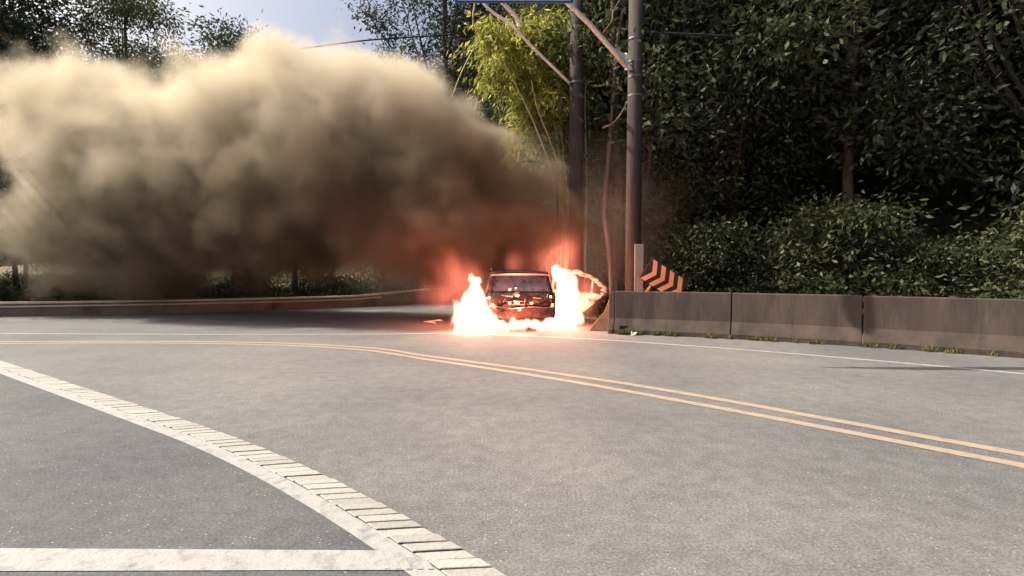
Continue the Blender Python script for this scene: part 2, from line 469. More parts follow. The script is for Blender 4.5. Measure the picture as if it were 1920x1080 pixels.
# ------------------------------------------------------------------ barrier on the right, parapet on the left
def profile_loft(mb, line, prof):
    secs = []
    P = [Vector((p[0], p[1])) for p in line]
    for i, p in enumerate(P):
        d = (P[min(i + 1, len(P) - 1)] - P[max(i - 1, 0)]).normalized(); n = Vector((d.y, -d.x))  # n: towards the road for BARR
        secs.append([(p.x + n.x * a, p.y + n.y * a, z) for a, z in prof])
    return mb.loft(secs, closed=True, caps=True)
br = empty('concrete_barrier', (2.34, 12.72, 0)); tag(br, 'long stained concrete barrier running along the right edge of the road', 'barrier')
BL = [(p[0] - 2.34, p[1] - 12.72) for p in BARR]
PROF = [(.14, -.02), (.14, .10), (-.02, .36), (-.09, .98), (-.11, 1.0), (-.26, 1.0), (-.28, .98), (-.36, .36), (-.52, .10), (-.52, -.02)]
k = 1
while k < len(BL) - 1:
    e = k; acc = 0
    while e < len(BL) - 1 and acc < 2.4:
        acc += (Vector(BL[e + 1]) - Vector(BL[e])).length; e += 1
    seg = [Vector(p) for p in BL[k:e + 1]]
    if k > 1: seg[0] = seg[0] + (seg[1] - seg[0]).normalized() * .022
    dz = random.uniform(-.012, .012); dn = random.uniform(-.01, .01)
    profile_loft(MB(), seg, [(a + dn, z + (dz if z > .5 else 0)) for a, z in PROF]).build('barrier_segment', M_CONC, br, bevel=.012)
    k = e
# drain opening near the left end
MB().box(.19, .37, -.215, -.1, .05, .20).build('drain_opening', M_SBLACK, br)
# tapered left end block, chipped
e0 = Vector(BL[0]); e1 = Vector(BL[1])
d = (e1 - e0).normalized(); n = Vector((d.y, -d.x))
def esec(p, k, top):
    return [(p.x + n.x * a * k, p.y + n.y * a * k, min(z, top)) for a, z in PROF]
MB().loft([esec(e0 - d * .03, .96, .95), esec(e0 + d * .06, 1.0, .995), esec(e1 - d * .012, 1, 1)], closed=True, caps=True).build('end_block', M_CONC, br, bevel=.012)

sl = MB()
sl.add([(0, 0, 0), (.52, -.1, 0), (.62, -.14, .93), (.50, -.10, .86), (.36, -.05, .48), (.16, 0, .24)], [(0, 1, 2, 3, 4, 5)])
o = sl.build('broken_slab', M_SLAB, solid=.07, bevel=.01); o.location = (1.93, 13.25, 0)
tag(o, 'broken concrete slab with a jagged slanting edge leaning by the barrier end', 'slab')

pw = empty('parapet_wall', (-3.0, 25.2, 0)); tag(pw, 'low brown parapet wall with a pale top edge on the left', 'wall')
WL = [(p[0] + 3.0, p[1] - 25.2) for p in WALL]
profile_loft(MB(), WL, [(.12, -.05), (.12, .62), (-.12, .62), (-.12, -.05)]).build('wall', M_CONCP, pw)
profile_loft(MB(), WL, [(.17, .622), (.17, .72), (-.17, .72), (-.17, .622)]).build('coping', M_COPE, pw, bevel=.01)
profile_loft(MB(), WL[8:], [(-.125, .45), (-.185, .46), (-.185, .52), (-.125, .53)]).build('rail', M_COPE, pw)

for ch in pw.children:                          # the wall top falls away towards the left
    for v_ in ch.data.vertices:
        if v_.co.z > 0: v_.co.z *= 1 - .34 * min(1, max(0, -(v_.co.x + .3) / 3.2))

# ------------------------------------------------------------------ the burning car (local: +Y forward, rear bumper at y=0)
CX, CY = .20, 13.1
car = empty('burnt_car', (CX, CY, 0), R(1.5))
car.scale = (1.04, 1, 1)
tag(car, 'burnt-out hatchback car seen from behind, engulfed in flames', 'car')
def half(y, w, zb, zs, zr, wr):
    """outer section, right side from sill up to roof centre"""
    return [(w * .93, y, zb), (w * .985, y, zb + .12), (w, y, zb + .30), (w * .985, y, zs - .06), (w * .955, y, zs)]
# side panels (lower body), each side: rear quarter, front quarter; doors between
def side(s, ys_, arch=None):
    secs = []
    for y in ys_:
        w = .86 - .05 * max(0, (.55 - y)) ** 1.0 - .10 * max(0, y - 3.3) ** 1.4
        zb = .26
        if arch is not None:
            dd = abs(y - arch)
            if dd < .36: zb = max(zb, .30 + math.sqrt(max(0, .36 ** 2 - dd ** 2)) - .02)
        zs = .95 - .02 * max(0, y - 3.0) * 3
        secs.append([(s * px, py, pz) for px, py, pz in half(y, w, min(zb, zs - .32), zs, 0, 0)])
    return secs
for s in (-1, 1):
    MB().loft(side(s, list(np.linspace(.06, 1.12, 18)), .62)).build('rear_quarter_panel', M_BURNT, car, smooth=True, solid=.03)
    MB().loft(side(s, list(np.linspace(2.92, 3.92, 16)), 3.18)).build('front_wing', M_BURNT, car, smooth=True, solid=.03)
MB().loft(side(-1, [1.13, 1.5, 2.0])).build('rear_door', M_BURNT, car, smooth=True, solid=.03)
for s in (-1, 1):
    fd = MB().loft(side(s, [2.02, 2.4, 2.9])).build('front_door', M_BURNT, car, smooth=True, solid=.03)
    MB().box(s * .86 - .012, s * .86 + .012, 2.06, 2.22, .80, .83).build('handle', M_CHAR, fd)
MB().box(-.78, .78, .1, 3.85, .24, .29).build('floor_pan', M_CHAR, car)
# bonnet and front end
MB().loft([[(-.8, 2.95, .93), (-.4, 2.95, 1.0), (.4, 2.95, 1.0), (.8, 2.95, .93)], [(-.76, 3.85, .78), (-.4, 3.9, .84), (.4, 3.9, .84), (.76, 3.85, .78)]]).build('bonnet', M_BURNT, car, solid=.025)
MB().box(-.76, .76, 3.85, 4.0, .3, .78).build('front_bumper', M_CHAR, car, bevel=.04)
# roof
secs = []
for y, hw, zc in [(.30, .69, 1.435), (.42, .70, 1.475), (.9, .715, 1.50), (1.6, .715, 1.505), (2.1, .70, 1.475), (2.28, .68, 1.44)]:
    secs.append([(x * hw, y, zc - .035 * (abs(x) ** 2.5)) for x in np.linspace(-1, 1, 11)])
MB().loft(secs).build('roof', M_BURNT, car, smooth=True, solid=.03)
# spoiler lip above the rear window
MB().loft([[(x * .685, .30, 1.432 - .03 * abs(x) ** 2.5), (x * .69, .20, 1.418 - .03 * abs(x) ** 2.5), (x * .685, .21, 1.392 - .03 * abs(x) ** 2.5), (x * .68, .30, 1.40 - .03 * abs(x) ** 2.5)] for x in np.linspace(-1, 1, 11)], closed=True, caps=True).build('roof_spoiler', M_BARE, car, smooth=False)
for s in (-1, 1):
    MB().tube([(s * .68, .55, 1.52), (s * .695, 1.0, 1.545), (s * .69, 2.0, 1.525)], .016, 8).build('roof_rail', M_BARE, car, smooth=True)
    # pillars
    MB().loft([[(s * .80, .10, .93), (s * .845, .55, .93), (s * .80, .10, .93)][:2] + [(s * .80, .52, .95), (s * .74, .11, .95)],
               [(s * .68, .30, 1.43), (s * .72, .70, 1.46), (s * .69, .68, 1.45), (s * .63, .31, 1.425)]], closed=True, caps=True).build('rear_pillar', M_BURNT, car)
    MB().tube([(s * .835, 2.0, .94), (s * .72, 1.75, 1.47)], .035, 6).build('centre_pillar', M_CHAR, car)
    MB().tube([(s * .80, 2.98, .94), (s * .69, 2.25, 1.45)], .035, 6).build('windscreen_pillar', M_CHAR, car)
# tailgate: frame round an open window, lower panel with plate recess
tg = MB().loft([[(x * w, yy, z - .015 * abs(x) ** 3) for x in np.linspace(-1, 1, 11)] for w, yy, z in
                [(.72, .03, .60), (.735, .01, .66), (.745, .00, .74), (.742, .03, .86), (.725, .08, .945)]]).build('tailgate', M_BURNT, car, smooth=True, solid=.03)
MB().tube([(-.70, .085, .955), (.70, .085, .955)], .022, 6).build('window_sill', M_CHAR, tg)
for s in (-1, 1):
    MB().tube([(s * .70, .085, .955), (s * .645, .285, 1.40)], .024, 6).build('window_post', M_CHAR, tg)
MB().tube([(-.645, .285, 1.395), (.645, .285, 1.395)], .026, 6).build('window_header', M_BARE, tg)
MB().add([(-.675, .105, .985), (.675, .105, .985), (.625, .29, 1.375), (-.625, .29, 1.375)], [(0, 1, 2, 3)]).build('window_glass', M_GLASS, tg, solid=.006)
MB().box(-.26, .26, -.03, -.012, .655, .665).build('plate_recess', M_BARE, tg)
pr = MB()
pr.box(-.27, -.25, -.03, -.005, .66, .84).box(.25, .27, -.03, -.005, .66, .84).box(-.27, .27, -.03, -.005, .835, .85)
pr.build('recess_frame', M_CHAR, tg)
MB().box(-.2, .2, -.022, -.008, .69, .80).build('plate_backing', M_CHAR, tg)
# blistered, torn skin flakes on the tailgate and bumper
for k in range(22):
    x = random.uniform(-.68, .68); z = random.uniform(.44, .92); w_ = random.uniform(.03, .12); h_ = random.uniform(.02, .08)
    n_ = 6; off = -.045 if z > .64 else -.115
    pts_ = [(x + math.cos(6.28 * i / n_) * w_ * random.uniform(.5, 1.2), off + random.uniform(-.02, .01), z + math.sin(6.28 * i / n_) * h_ * random.uniform(.5, 1.2)) for i in range(n_)]
    MB().add(pts_ + [(x, off - .015, z)], [(i, (i + 1) % n_, n_) for i in range(n_)]).build('paint_flake', [M_CHAR, M_CHAR, M_BURNT, M_BARE][k % 4], tg)
# burnt handle and lamp remains, wires hanging
for (x0, z0, x1, z1, rr) in [(-.45, .90, -.18, .86, .014), (-.18, .86, -.16, .93, .012), (.10, .70, .12, .86, .012), (.30, .83, .66, .82, .013), (.60, .82, .66, .92, .013), (-.40, .72, -.36, .80, .014), (-.36, .74, .05, .745, .01)]:
    MB().tube([(x0, -.03, z0), ((x0 + x1) / 2, -.045, (z0 + z1) / 2 - .01), (x1, -.03, z1)], rr, 6).build('melted_trim', M_BARE, tg)
for s in (-1, 1):
    tl = MB().loft([[(s * .70, .015, .70), (s * .80, .06, .68), (s * .85, .14, .72)], [(s * .70, .02, .80), (s * .81, .065, .80), (s * .86, .15, .82)], [(s * .69, .05, .94), (s * .78, .10, .95), (s * .83, .18, .95)]]).build('tail_lamp', M_CHAR, car, solid=.02)
    MB().tube([(s * .70, -.0, .82), (s * .83, .07, .81)], .012, 6).build('lamp_frame', M_BARE, tl)
# bumper, sagging
secs = []
for x in np.linspace(-1, 1, 17):
    sag = .02 * math.sin(x * 5) - .025 * (1 - x * x)
    yb = .10 * abs(x) ** 4
    secs.append([(x * .84, -.04 + yb, .62 + sag), (x * .85, -.09 + yb, .585 + sag), (x * .85, -.09 + yb, .46 + sag), (x * .83, -.06 + yb, .36 + sag * 1.5), (x * .82, .0 + yb, .34 + sag), (x * .82, .03 + yb, .6 + sag)])
bp = MB().loft(secs, closed=True, caps=True).build('rear_bumper', M_BURNT, car)
secs = [[(x * .72, -.094 + .10 * abs(x) ** 4, .60 + .02 * math.sin(x * 5) - .025 * (1 - x * x) + q) for q in (0, .022)] for x in np.linspace(-1, 1, 15)]
MB().loft(secs).build('bumper_strip', M_BARE, bp, solid=.012)
# interior: burnt seat frames, dashboard
for s in (-1, 1):
    st = MB()
    st.tube([(s * .38 - .2, 2.0, .45), (s * .38 - .2, 1.85, 1.1), (s * .38 + .2, 1.85, 1.1), (s * .38 + .2, 2.0, .45)], .025, 6)
    for z in np.linspace(.55, 1.05, 6):
        st.tube([(s * .38 - .2, 1.97 - (z - .45) * .2, z), (s * .38 + .2, 1.97 - (z - .45) * .2, z)], .010, 5)
    st.tube([(s * .38 - .08, 1.84, 1.12), (s * .38 - .08, 1.83, 1.25), (s * .38 + .08, 1.83, 1.25), (s * .38 + .08, 1.84, 1.12)], .018, 6)
    st.build('seat_frame', M_CHAR, car)
st = MB().tube([(-.62, .95, .45), (-.62, .80, 1.02), (.62, .80, 1.02), (.62, .95, .45)], .025, 6)
for x in np.linspace(-.5, .5, 9): st.tube([(x, .94, .45), (x, .80, 1.0)], .010, 5)
st.build('rear_seat_frame', M_CHAR, car)
MB().box(-.7, .7, 2.6, 2.85, .7, .95).build('dashboard', M_CHAR, car, bevel=.04)
# wheels
for s in (-1, 1):
    for y in (.62, 3.18):
        wl = empty('wheel'); wl.parent = car; wl.location = (s * .76, y, .30)
        secs = []
        for k in range(24):
            t = 2 * math.pi * k / 24; c_, s_ = math.cos(t), math.sin(t)
            secs.append([(xx, c_ * rr, s_ * rr) for xx, rr in [(-.09, .19), (-.09, .27), (-.06, .295), (.06, .295), (.09, .27), (.09, .19)]])
        secs.append(secs[0])
        MB().loft(secs, closed=True).build('tyre', M_TYRE, wl, smooth=True)
        rm = MB().tube([(-.07, 0, 0), (.07, 0, 0)], .045, 10)
        for k in range(5):
            t = 2 * math.pi * k / 5
            rm.tube([(s * .05, 0, 0), (s * .06, math.cos(t) * .19, math.sin(t) * .19)], .022, 6)
        secs = [[(xx, math.cos(2 * math.pi * k / 24) * .19, math.sin(2 * math.pi * k / 24) * .19) for xx in (-.085, .085)] for k in range(25)]
        rm.loft(secs).build('rim', M_CHAR, wl)
MB().tube([(.35, .1, .30), (.35, -.03, .27)], .03, 8).build('exhaust_pipe', M_CHAR, car)
# open right rear door, swung out; hinge on the centre pillar. local x = from hinge outwards
dr = empty('open_door'); dr.parent = car; dr.location = (.86, 2.02, .28); dr.rotation_euler = (0, R(6), R(-8)); dr.scale = (1.3, 1, 1)
tag(dr, 'pale fire-lit rear door standing open with empty window frame')
outer = spline([(0, 0), (.45, 0), (.62, .05), (.78, .22), (.98, .52), (1.08, .68), (1.09, .80), (1.0, .98), (.82, 1.14), (.6, 1.22), (.3, 1.24), (.04, 1.20)], 5)
op = [(p[0], p[1]) for p in outer]
low = [p for p in op if True]
door_low = [(0, 0), (.45, 0), (.62, .05), (.70, .13), (.78, .22), (.88, .36), (.98, .52), (1.05, .61), (1.075, .70), (0, .70)]
MB().loft([[(x, -.045, z) for x, z in door_low], [(x, .045, z) for x, z in door_low]], closed=True, caps=True).build('door_panel', M_PALE, dr, bevel=.015)
fr = [(x, 0, z) for x, z in op if z > .66 and x > .05] + [(.04, 0, 1.2)]
MB().tube([(.02, 0, .7), (.03, 0, 1.2)], .03, 6).build('window_frame', M_PALE, dr)
MB().tube([(1.07, 0, .66)] + [(p[0] + random.uniform(-.03, .03), random.uniform(-.02, .02), p[2] + random.uniform(-.025, .025)) for p in fr[1:]], [random.uniform(.045, .075) for _ in fr], 8).build('window_arch', M_PALE, dr, smooth=True)
MB().tube([(.84, 0, .70), (.84, 0, 1.11)], .022, 6).build('quarter_bar', M_PALE, dr)
MB().box(.50, .62, -.065, -.047, .42, .55).build('handle_recess', M_CHAR, dr, bevel=.01)
MB().box(.10, .42, -.10, -.047, .34, .40).build('arm_rest', M_PALE, dr, bevel=.02)
MB().tube([(1.10, .06, .66), (1.16, .07, .76), (1.13, .07, .90)], .03, 8).build('door_edge_trim', M_PALE, dr, smooth=True)
# embers clinging to the rear
em = bpy.data.meshes.new('ember'); bm = bmesh.new(); bmesh.ops.create_icosphere(bm, subdivisions=1, radius=1)
for v in bm.verts: v.co *= random.uniform(.75, 1.2)
bm.to_mesh(em); bm.free(); em.materials.append(M_EMBER)
for (x, z, s_) in [(-.735, .83, .038), (-.665, .665, .042), (-.25, .69, .036), (-.12, .70, .024), (-.05, .70, .034), (.27, .70, .036), (.72, .86, .03), (-.24, 1.03, .03), (-.1, 1.06, .022)]:
    o = link(bpy.data.objects.new('ember', em), car); o.location = (x, -.03 if z < .95 else .09, z); o.scale = (s_, s_ * .7, s_ * random.uniform(.9, 1.3))

# ------------------------------------------------------------------ poles, lamp arms, cables, signs
def wpt(px, py, Y):        # used only to read off real positions at a known distance Y
    a_ = math.atan(33 / 1000); v_ = (540 - py) / 1000
    t_ = Y / (math.cos(a_) + v_ * math.sin(a_))
    return Vector(((px - 960) / 1000 * t_, Y, 1.5 + t_ * (v_ * math.cos(a_) - math.sin(a_))))
pa = empty('utility_pole', (1.96, 16.4, -.1)); tag(pa, 'dark brown pole on the left of the pair, half lost in smoke', 'utility pole', 'utility poles')
MB().tube([(0, 0, 0), (.0, 0, 6), (-.02, 0, 12.6)], [.235, .215, .18], 16).build('shaft', M_POLE, pa, smooth=True)
MB().tube([(0, 0, 7.25), (0, 0, 7.31)], .235, 16).build('band', M_STEEL, pa)
def rel(pts, o): return [Vector(p) - Vector(o) for p in pts]
OA = (1.96, 16.4, -.1)
arm = spline([wpt(1068, 156, 16.3), wpt(1000, 90, 15.8), wpt(960, 48, 15.4), wpt(925, 24, 15.1), wpt(900, -2, 14.8), wpt(860, -60, 14.5)], 6)
MB().tube(rel(arm, OA), .045, 8).build('lamp_arm', M_GALV, pa, smooth=True)
hd = wpt(860, -60, 14.5)
MB().box(-.75, .02, -.13, .13, -.08, .06, Matrix.Translation(hd - Vector(OA))).build('lamp_head', M_GALV, pa, bevel=.04)
pb = empty('utility_pole', (3.28, 14.5, -.1)); tag(pb, 'brown pole behind the barrier with the thick white lamp arm', 'utility pole', 'utility poles')
MB().tube([(0, 0, 0), (.02, 0, 5), (.045, 0, 10.8)], [.215, .205, .185], 16).build('shaft', M_POLE, pb, smooth=True)
for z in (7.15, 6.75, 6.25, 7.75):
    MB().tube([(.03, 0, z), (.03, 0, z + .05)], .212, 16).build('band', M_STEEL, pb)
OB = (3.28, 14.5, -.1)
arm = [wpt(1173, 123, 14.3), wpt(1150, 96, 13.9), wpt(1105, 45, 13.2), wpt(1054, -4, 12.4), wpt(990, -70, 11.6)]
MB().tube(rel(arm, OB), [.07, .062, .058, .055, .05], 8).build('lamp_arm', M_GALV, pb, smooth=True)
MB().loft([[wpt(1174, 103, 14.33) - Vector(OB), wpt(1174, 128, 14.33) - Vector(OB)], [wpt(1150, 90, 13.9) - Vector(OB), wpt(1150, 98, 13.9) - Vector(OB)]]).build('gusset', M_GALV, pb, solid=.03)
MB().tube(rel([wpt(1174.5, 100, 14.32), wpt(1174.5, 131, 14.32)], OB), .045, 8).build('arm_socket', M_GALV, pb)
MB().box(-.8, .02, -.14, .14, -.08, .06, Matrix.Translation(wpt(990, -70, 11.6) - Vector(OB))).build('lamp_head', M_GALV, pb, bevel=.04)
for z, x in ((6.9, .2), (7.05, .21)):
    MB().tube([(x, -.1, z), (x + .05, -.14, z)], .03, 6).build('bolt', M_BARE, pb)
o = MB().tube([(3.55, 14.55, 7.9), (9, 15, 7.85)], .03, 6).build('cross_cable', M_WIRE)
tag(o, 'thin grey cable running right from the pole with the white arm', 'cable')
sheath = MB().box(-.01, .23, -.27, -.235, .75, 2.3).build('pole_sheath', M_BOX, pb, bevel=.01)
# second bent white pipe standing free of the first arm
pc = spline([wpt(974, 50, 15.35), wpt(973, 42, 15.3), wpt(966, 30, 15.2), wpt(950, 13, 15.0), wpt(936, -2, 14.8), wpt(900, -40, 14.5)], 5)
MB().tube(rel(pc, OA), .06, 8).build('bent_pipe', M_GALV, pa, smooth=True)
o = MB().tube(spline([wpt(560, 92, 24), wpt(674, 77, 24), wpt(750, 71, 24.2), wpt(830, 66, 24.5), wpt(930, 55, 25)], 6), .035, 6).build('overhead_cable', M_WIRE)
tag(o, 'dark overhead cable crossing the sky at upper left', 'cable')

bs = empty('overhead_sign', (0, 9, 5.915)); tag(bs, 'blue road sign with pale border hanging at the top edge', 'sign')
x0, x1 = -.95, 1.02
MB().box(x0, x1, -.02, .02, .02, 1.5).build('sign_panel', M_BLUE, bs, bevel=.008)
mb = MB().box(x0 + .05, x1 - .05, -.026, -.0215, .05, .075).box(x0 + .05, x0 + .075, -.026, -.0215, .077, 1.45).box(x1 - .075, x1 - .05, -.026, -.0215, .077, 1.45).box(x0 + .05, x1 - .05, -.026, -.0215, 1.452, 1.475)
mb.build('border', M_SWHITE, bs)
MB().tube([(-1.0, .1, 1.1), (9.6, .1, 1.2), (9.8, .1, .9), (9.8, .1, -5.96)], .09, 10).build('mast', M_GALV, bs)
for x in (-.5, .6):
    MB().box(x - .03, x + .03, .021, .06, .1, 1.4).build('bracket', M_STEEL, bs)

cs = empty('chevron_sign', (3.38, 14.05, 1.17), rot=(0, R(34), R(-10))); cs.scale = (.88, 1, .92); tag(cs, 'dark curve marker board with orange chevron arrows behind the barrier', 'sign')
MB().box(-.12, 1.15, 0, .03, .10, .78).build('board', M_SBLACK, cs, bevel=.01)
for k in range(4):
    x = -.08 + k * .29
    mb = MB().add([(x, 0, .76), (x + .15, 0, .76), (x + .33, 0, .44), (x + .15, 0, .12), (x, 0, .12), (x + .18, 0, .44)], [(0, 1, 2, 5), (5, 2, 3, 4)])
    o = mb.build('chevron', M_SORANGE, cs); o.location = (0, -.004, 0)
for x in (.3, .75):
    MB().box(x - .03, x + .03, .031, .08, -.75, .6).build('sign_leg', M_SORANGE, cs)

# ------------------------------------------------------------------ debris and verge
o = MB().add([(0, 0, .02), (.42, .42, .05), (.5, .40, .02), (.16, 0, .03), (.42, -.34, .02), (.34, -.38, .03)], [(0, 1, 2, 3), (0, 3, 4, 5)]).build('debris_strip', M_LITTER, solid=.015)
o.location = (-2.55, 15.3, 0); tag(o, 'pale bent strip of debris on the shoulder left of the flames', 'debris')
o = MB().add([(0, 0, 0), (.11, .02, .02), (.15, .05, .07), (.05, .07, .06), (.02, .05, .10)], [(0, 1, 2, 3), (0, 3, 4)]).build('litter_scrap', M_LITTER, solid=.01)
o.location = (2.72, 12.14, .01); tag(o, 'small white scrap of litter at the foot of the barrier', 'litter')

N = 2600
t = rng.uniform(0, 1, N); L = np.array([(p[0], p[1]) for p in BARR[:34]])
idx = (t ** 1.6 * (len(L) - 2)).astype(int); fr_ = rng.uniform(0, 1, N)[:, None]
base = L[idx] * (1 - fr_) + L[idx + 1] * fr_
tuft = (np.sin(base[:, 0] * 7.3) + np.sin(base[:, 0] * 17.1 + 1)) > .1
base = base[tuft]; N = len(base)
dd = L[idx + 1] - L[idx]; dd = dd[tuft]; dd /= np.linalg.norm(dd, axis=1, keepdims=True)
nrm = np.stack([dd[:, 1], -dd[:, 0]], 1)
pos = np.concatenate([base + nrm * rng.uniform(.14, .26, (N, 1)), np.zeros((N, 1))], 1)
v, q = leaves(pos, np.concatenate([rng.normal(0, .5, (N, 2)), np.ones((N, 1))], 1), .12, .018)
tag(np_mesh('grass', v, q, M_GRASS), 'dry grass tufts along the foot of the barrier', 'grass', kind='stuff')

# ------------------------------------------------------------------ vegetation
def crown(n_cl, per, rad, h0, h1, leaf, aspect, droop, seed, clr=.55, shape=1.0):
    rg = np.random.default_rng(seed)
    u_ = rg.uniform(0, 1, n_cl); zc = h0 + (h1 - h0) * u_
    prof = np.sqrt(np.clip(1 - (2 * u_ - .85 * shape) ** 2 / 1.5, .08, 1))
    th = rg.uniform(0, 2 * np.pi, n_cl); rr = rad * prof * np.sqrt(rg.uniform(.08, 1, n_cl))
    C = np.stack([rr * np.cos(th), rr * np.sin(th), zc], 1)
    pp = np.repeat(C, per, 0) + rg.normal(0, 1, (n_cl * per, 3)) * np.array([clr, clr, clr * .62])
    dr_ = (pp - np.repeat(C, per, 0)) * .8 + rg.normal(0, .5, pp.shape); dr_[:, 2] -= droop
    v, q = leaves(pp, dr_, leaf, leaf * aspect)
    return C, v, q
def tree_proto(name, label, group, n_cl, per, rad, h0, h1, leaf, aspect, droop, seed, lm, bm_, tr=.22, clr=.55, cat='tree'):
    random.seed(seed)
    root = empty(name); tag(root, label, cat, group)
    C, v, q = crown(n_cl, per, rad, h0, h1, leaf, aspect, droop, seed, clr)
    lean = random.uniform(-.4, .4)
    sh = [(0, 0, -.3), (.1 * lean, .05, h0 * .4), (lean * .6, .1, h0), (lean, 0, (h0 + h1) / 2), (lean * .8, 0, h1 * .95)]
    mb = MB().tube(spline(sh, 4), list(np.linspace(tr, tr * .25, 17)), 8, wob=.08)
    for c in C[:: max(1, n_cl // 22)]:
        k = random.uniform(.35, .8); z0 = h0 * .75 + (c[2] - h0 * .75) * k * .7
        p0 = Vector((lean * min(1, z0 / h1), 0, max(.5, z0)))
        mid = (p0 + Vector(c)) / 2 + Vector((0, 0, -.15 * (Vector(c) - p0).length + random.uniform(0, .3)))
        mb.tube(spline([p0, mid, Vector(c)], 3), list(np.linspace(tr * .32, .02, 7)), 5)
    mb.build('trunk', bm_, root, smooth=True)
    np_mesh('crown', v, q, lm, root)
    return root
def copy_tree(r, loc, rz, sc, label=None):
    c = r.copy(); COL.objects.link(c)
    for ch in list(r.children):
        d_ = ch.copy(); COL.objects.link(d_); d_.parent = c
    c.location = loc; c.rotation_euler = (0, 0, rz); c.scale = (sc,) * 3
    if label: c['label'] = label
    return c
LB_R = 'tall dark green tree in the shady forest behind the poles'
LB_L = 'dark tree standing beyond the parapet wall on the left'
f1 = tree_proto('forest_tree', LB_R, 'trees of the forest on the right', 140, 190, 3.6, 2.6, 13.5, .21, .40, .25, 3, M_LEAF1, M_BARK)
f2 = tree_proto('forest_tree', LB_R, 'trees of the forest on the right', 130, 190, 3.0, 2.0, 14.5, .20, .34, .5, 4, M_LEAF2, M_BARK, .18)
f3 = tree_proto('forest_tree', LB_R, 'trees of the forest on the right', 120, 180, 3.9, 3.4, 12.5, .22, .4, .15, 5, M_LEAF1, M_BARKP, .2, .6)
protos = [f1, f2, f3]; used = [False] * 3
def plant(k, x, y, sc, label=None, group=None):
    z = ground_h(x, y) - .1; rz = random.uniform(0, 6.28)
    if not used[k]:
        o = protos[k]; used[k] = True; o.location = (x, y, z); o.rotation_euler = (0, 0, rz); o.scale = (sc,) * 3
        if label: o['label'] = label
    else:
        o = copy_tree(protos[k], (x, y, z), rz, sc, label)
    if group: o['group'] = group
    return o
random.seed(5)
spots_r = [(4.6, 19.5), (7.4, 18.4), (10.6, 17.2), (13.8, 14.5), (17.5, 11.5), (20.5, 7), (2.6, 22.8), (5.8, 23.5), (9.2, 22.6), (13, 20.8), (17, 17.5), (21, 14.5), (1.2, 26.5), (4.4, 28), (8, 28.5), (12, 27.5), (16.5, 24.5), (21, 21), (25, 17), (3, 33), (8, 35), (14, 34), (20, 30), (26, 25), (-1.2, 31), (-.2, 38), (6, 43), (15, 43), (24, 37), (32, 30)]
ORD = ['first', 'second', 'third', 'fourth', 'fifth', 'sixth', 'seventh', 'eighth', 'ninth', 'tenth', 'eleventh', 'twelfth']
for i, (x, y) in enumerate(spots_r):
    lb = ('front-row forest tree with dark leaves, %s to the right of the poles' % ORD[i]) if i < 6 else 'dark green tree deeper in the forest behind the front row on the right'
    plant(i % 3, x + random.uniform(-.4, .4), y + random.uniform(-.4, .4), random.uniform(.95, 1.25), lb, 'front row of the forest' if i < 6 else 'trees deeper in the forest')
spots_l = [(-13.5, 27), (-18, 25), (-23, 23), (-28.5, 22), (-34, 20), (-16, 31), (-21, 31), (-27, 29), (-34, 28), (-41, 25), (-12, 36), (-15.5, 38), (-24, 38), (-33, 36), (-43, 34), (-7, 40), (-3, 44)]
for i, (x, y) in enumerate(spots_l):
    lb = ('dark tree beyond the parapet wall, %s to the left of the smoke column' % ORD[i]) if i < 5 else 'dark tree standing farther back beyond the parapet wall on the left'
    plant(i % 3, x, y, random.uniform(.95, 1.2), lb, 'first trees beyond the parapet wall' if i < 5 else 'trees far beyond the parapet wall')
N = 170000
ux = rng.uniform(-60, 45, N); uy = rng.uniform(14, 62, N)
ok = np.array([(y > edge_y(x) + (1.2 if x < 2.4 else 3.5)) if x < 26 else True for x, y in zip(ux, uy)])
ok &= ~((ux > -4) & (ux < 2.6) & (uy < 26.5))
ux, uy = ux[ok], uy[ok]
uz = np.array([ground_h(x, y) for x, y in zip(ux, uy)]) + rng.uniform(0, 1, len(ux)) ** 2 * (.8 + .5 * np.sin(ux * 1.3 + uy * .7))
v, q = leaves(np.stack([ux, uy, uz], 1), rng.normal(0, 1, (len(ux), 3)) + np.array([0, 0, .7]), .27, .11)
tag(np_mesh('undergrowth', v, q, M_LEAF2), 'tangled green undergrowth on the forest floor', 'undergrowth', kind='stuff')
# open, feathery tree against the sky at upper left
ft = tree_proto('open_tree', 'open feathery tree with grey leaves against the sky at upper left', None, 120, 120, 4.8, 8.5, 17.5, .24, .34, .2, 8, M_LEAFD, M_BARK, .28, .42)
ft.location = (-3.2, 27.5, 0)
ft2 = tree_proto('spreading_tree', 'loose spreading tree between the pale sky and the bamboo', None, 120, 130, 3.8, 7.5, 16, .24, .34, .3, 9, M_LEAFD, M_BARK, .24, .45)
ft2.location = (.2, 25.5, 0)
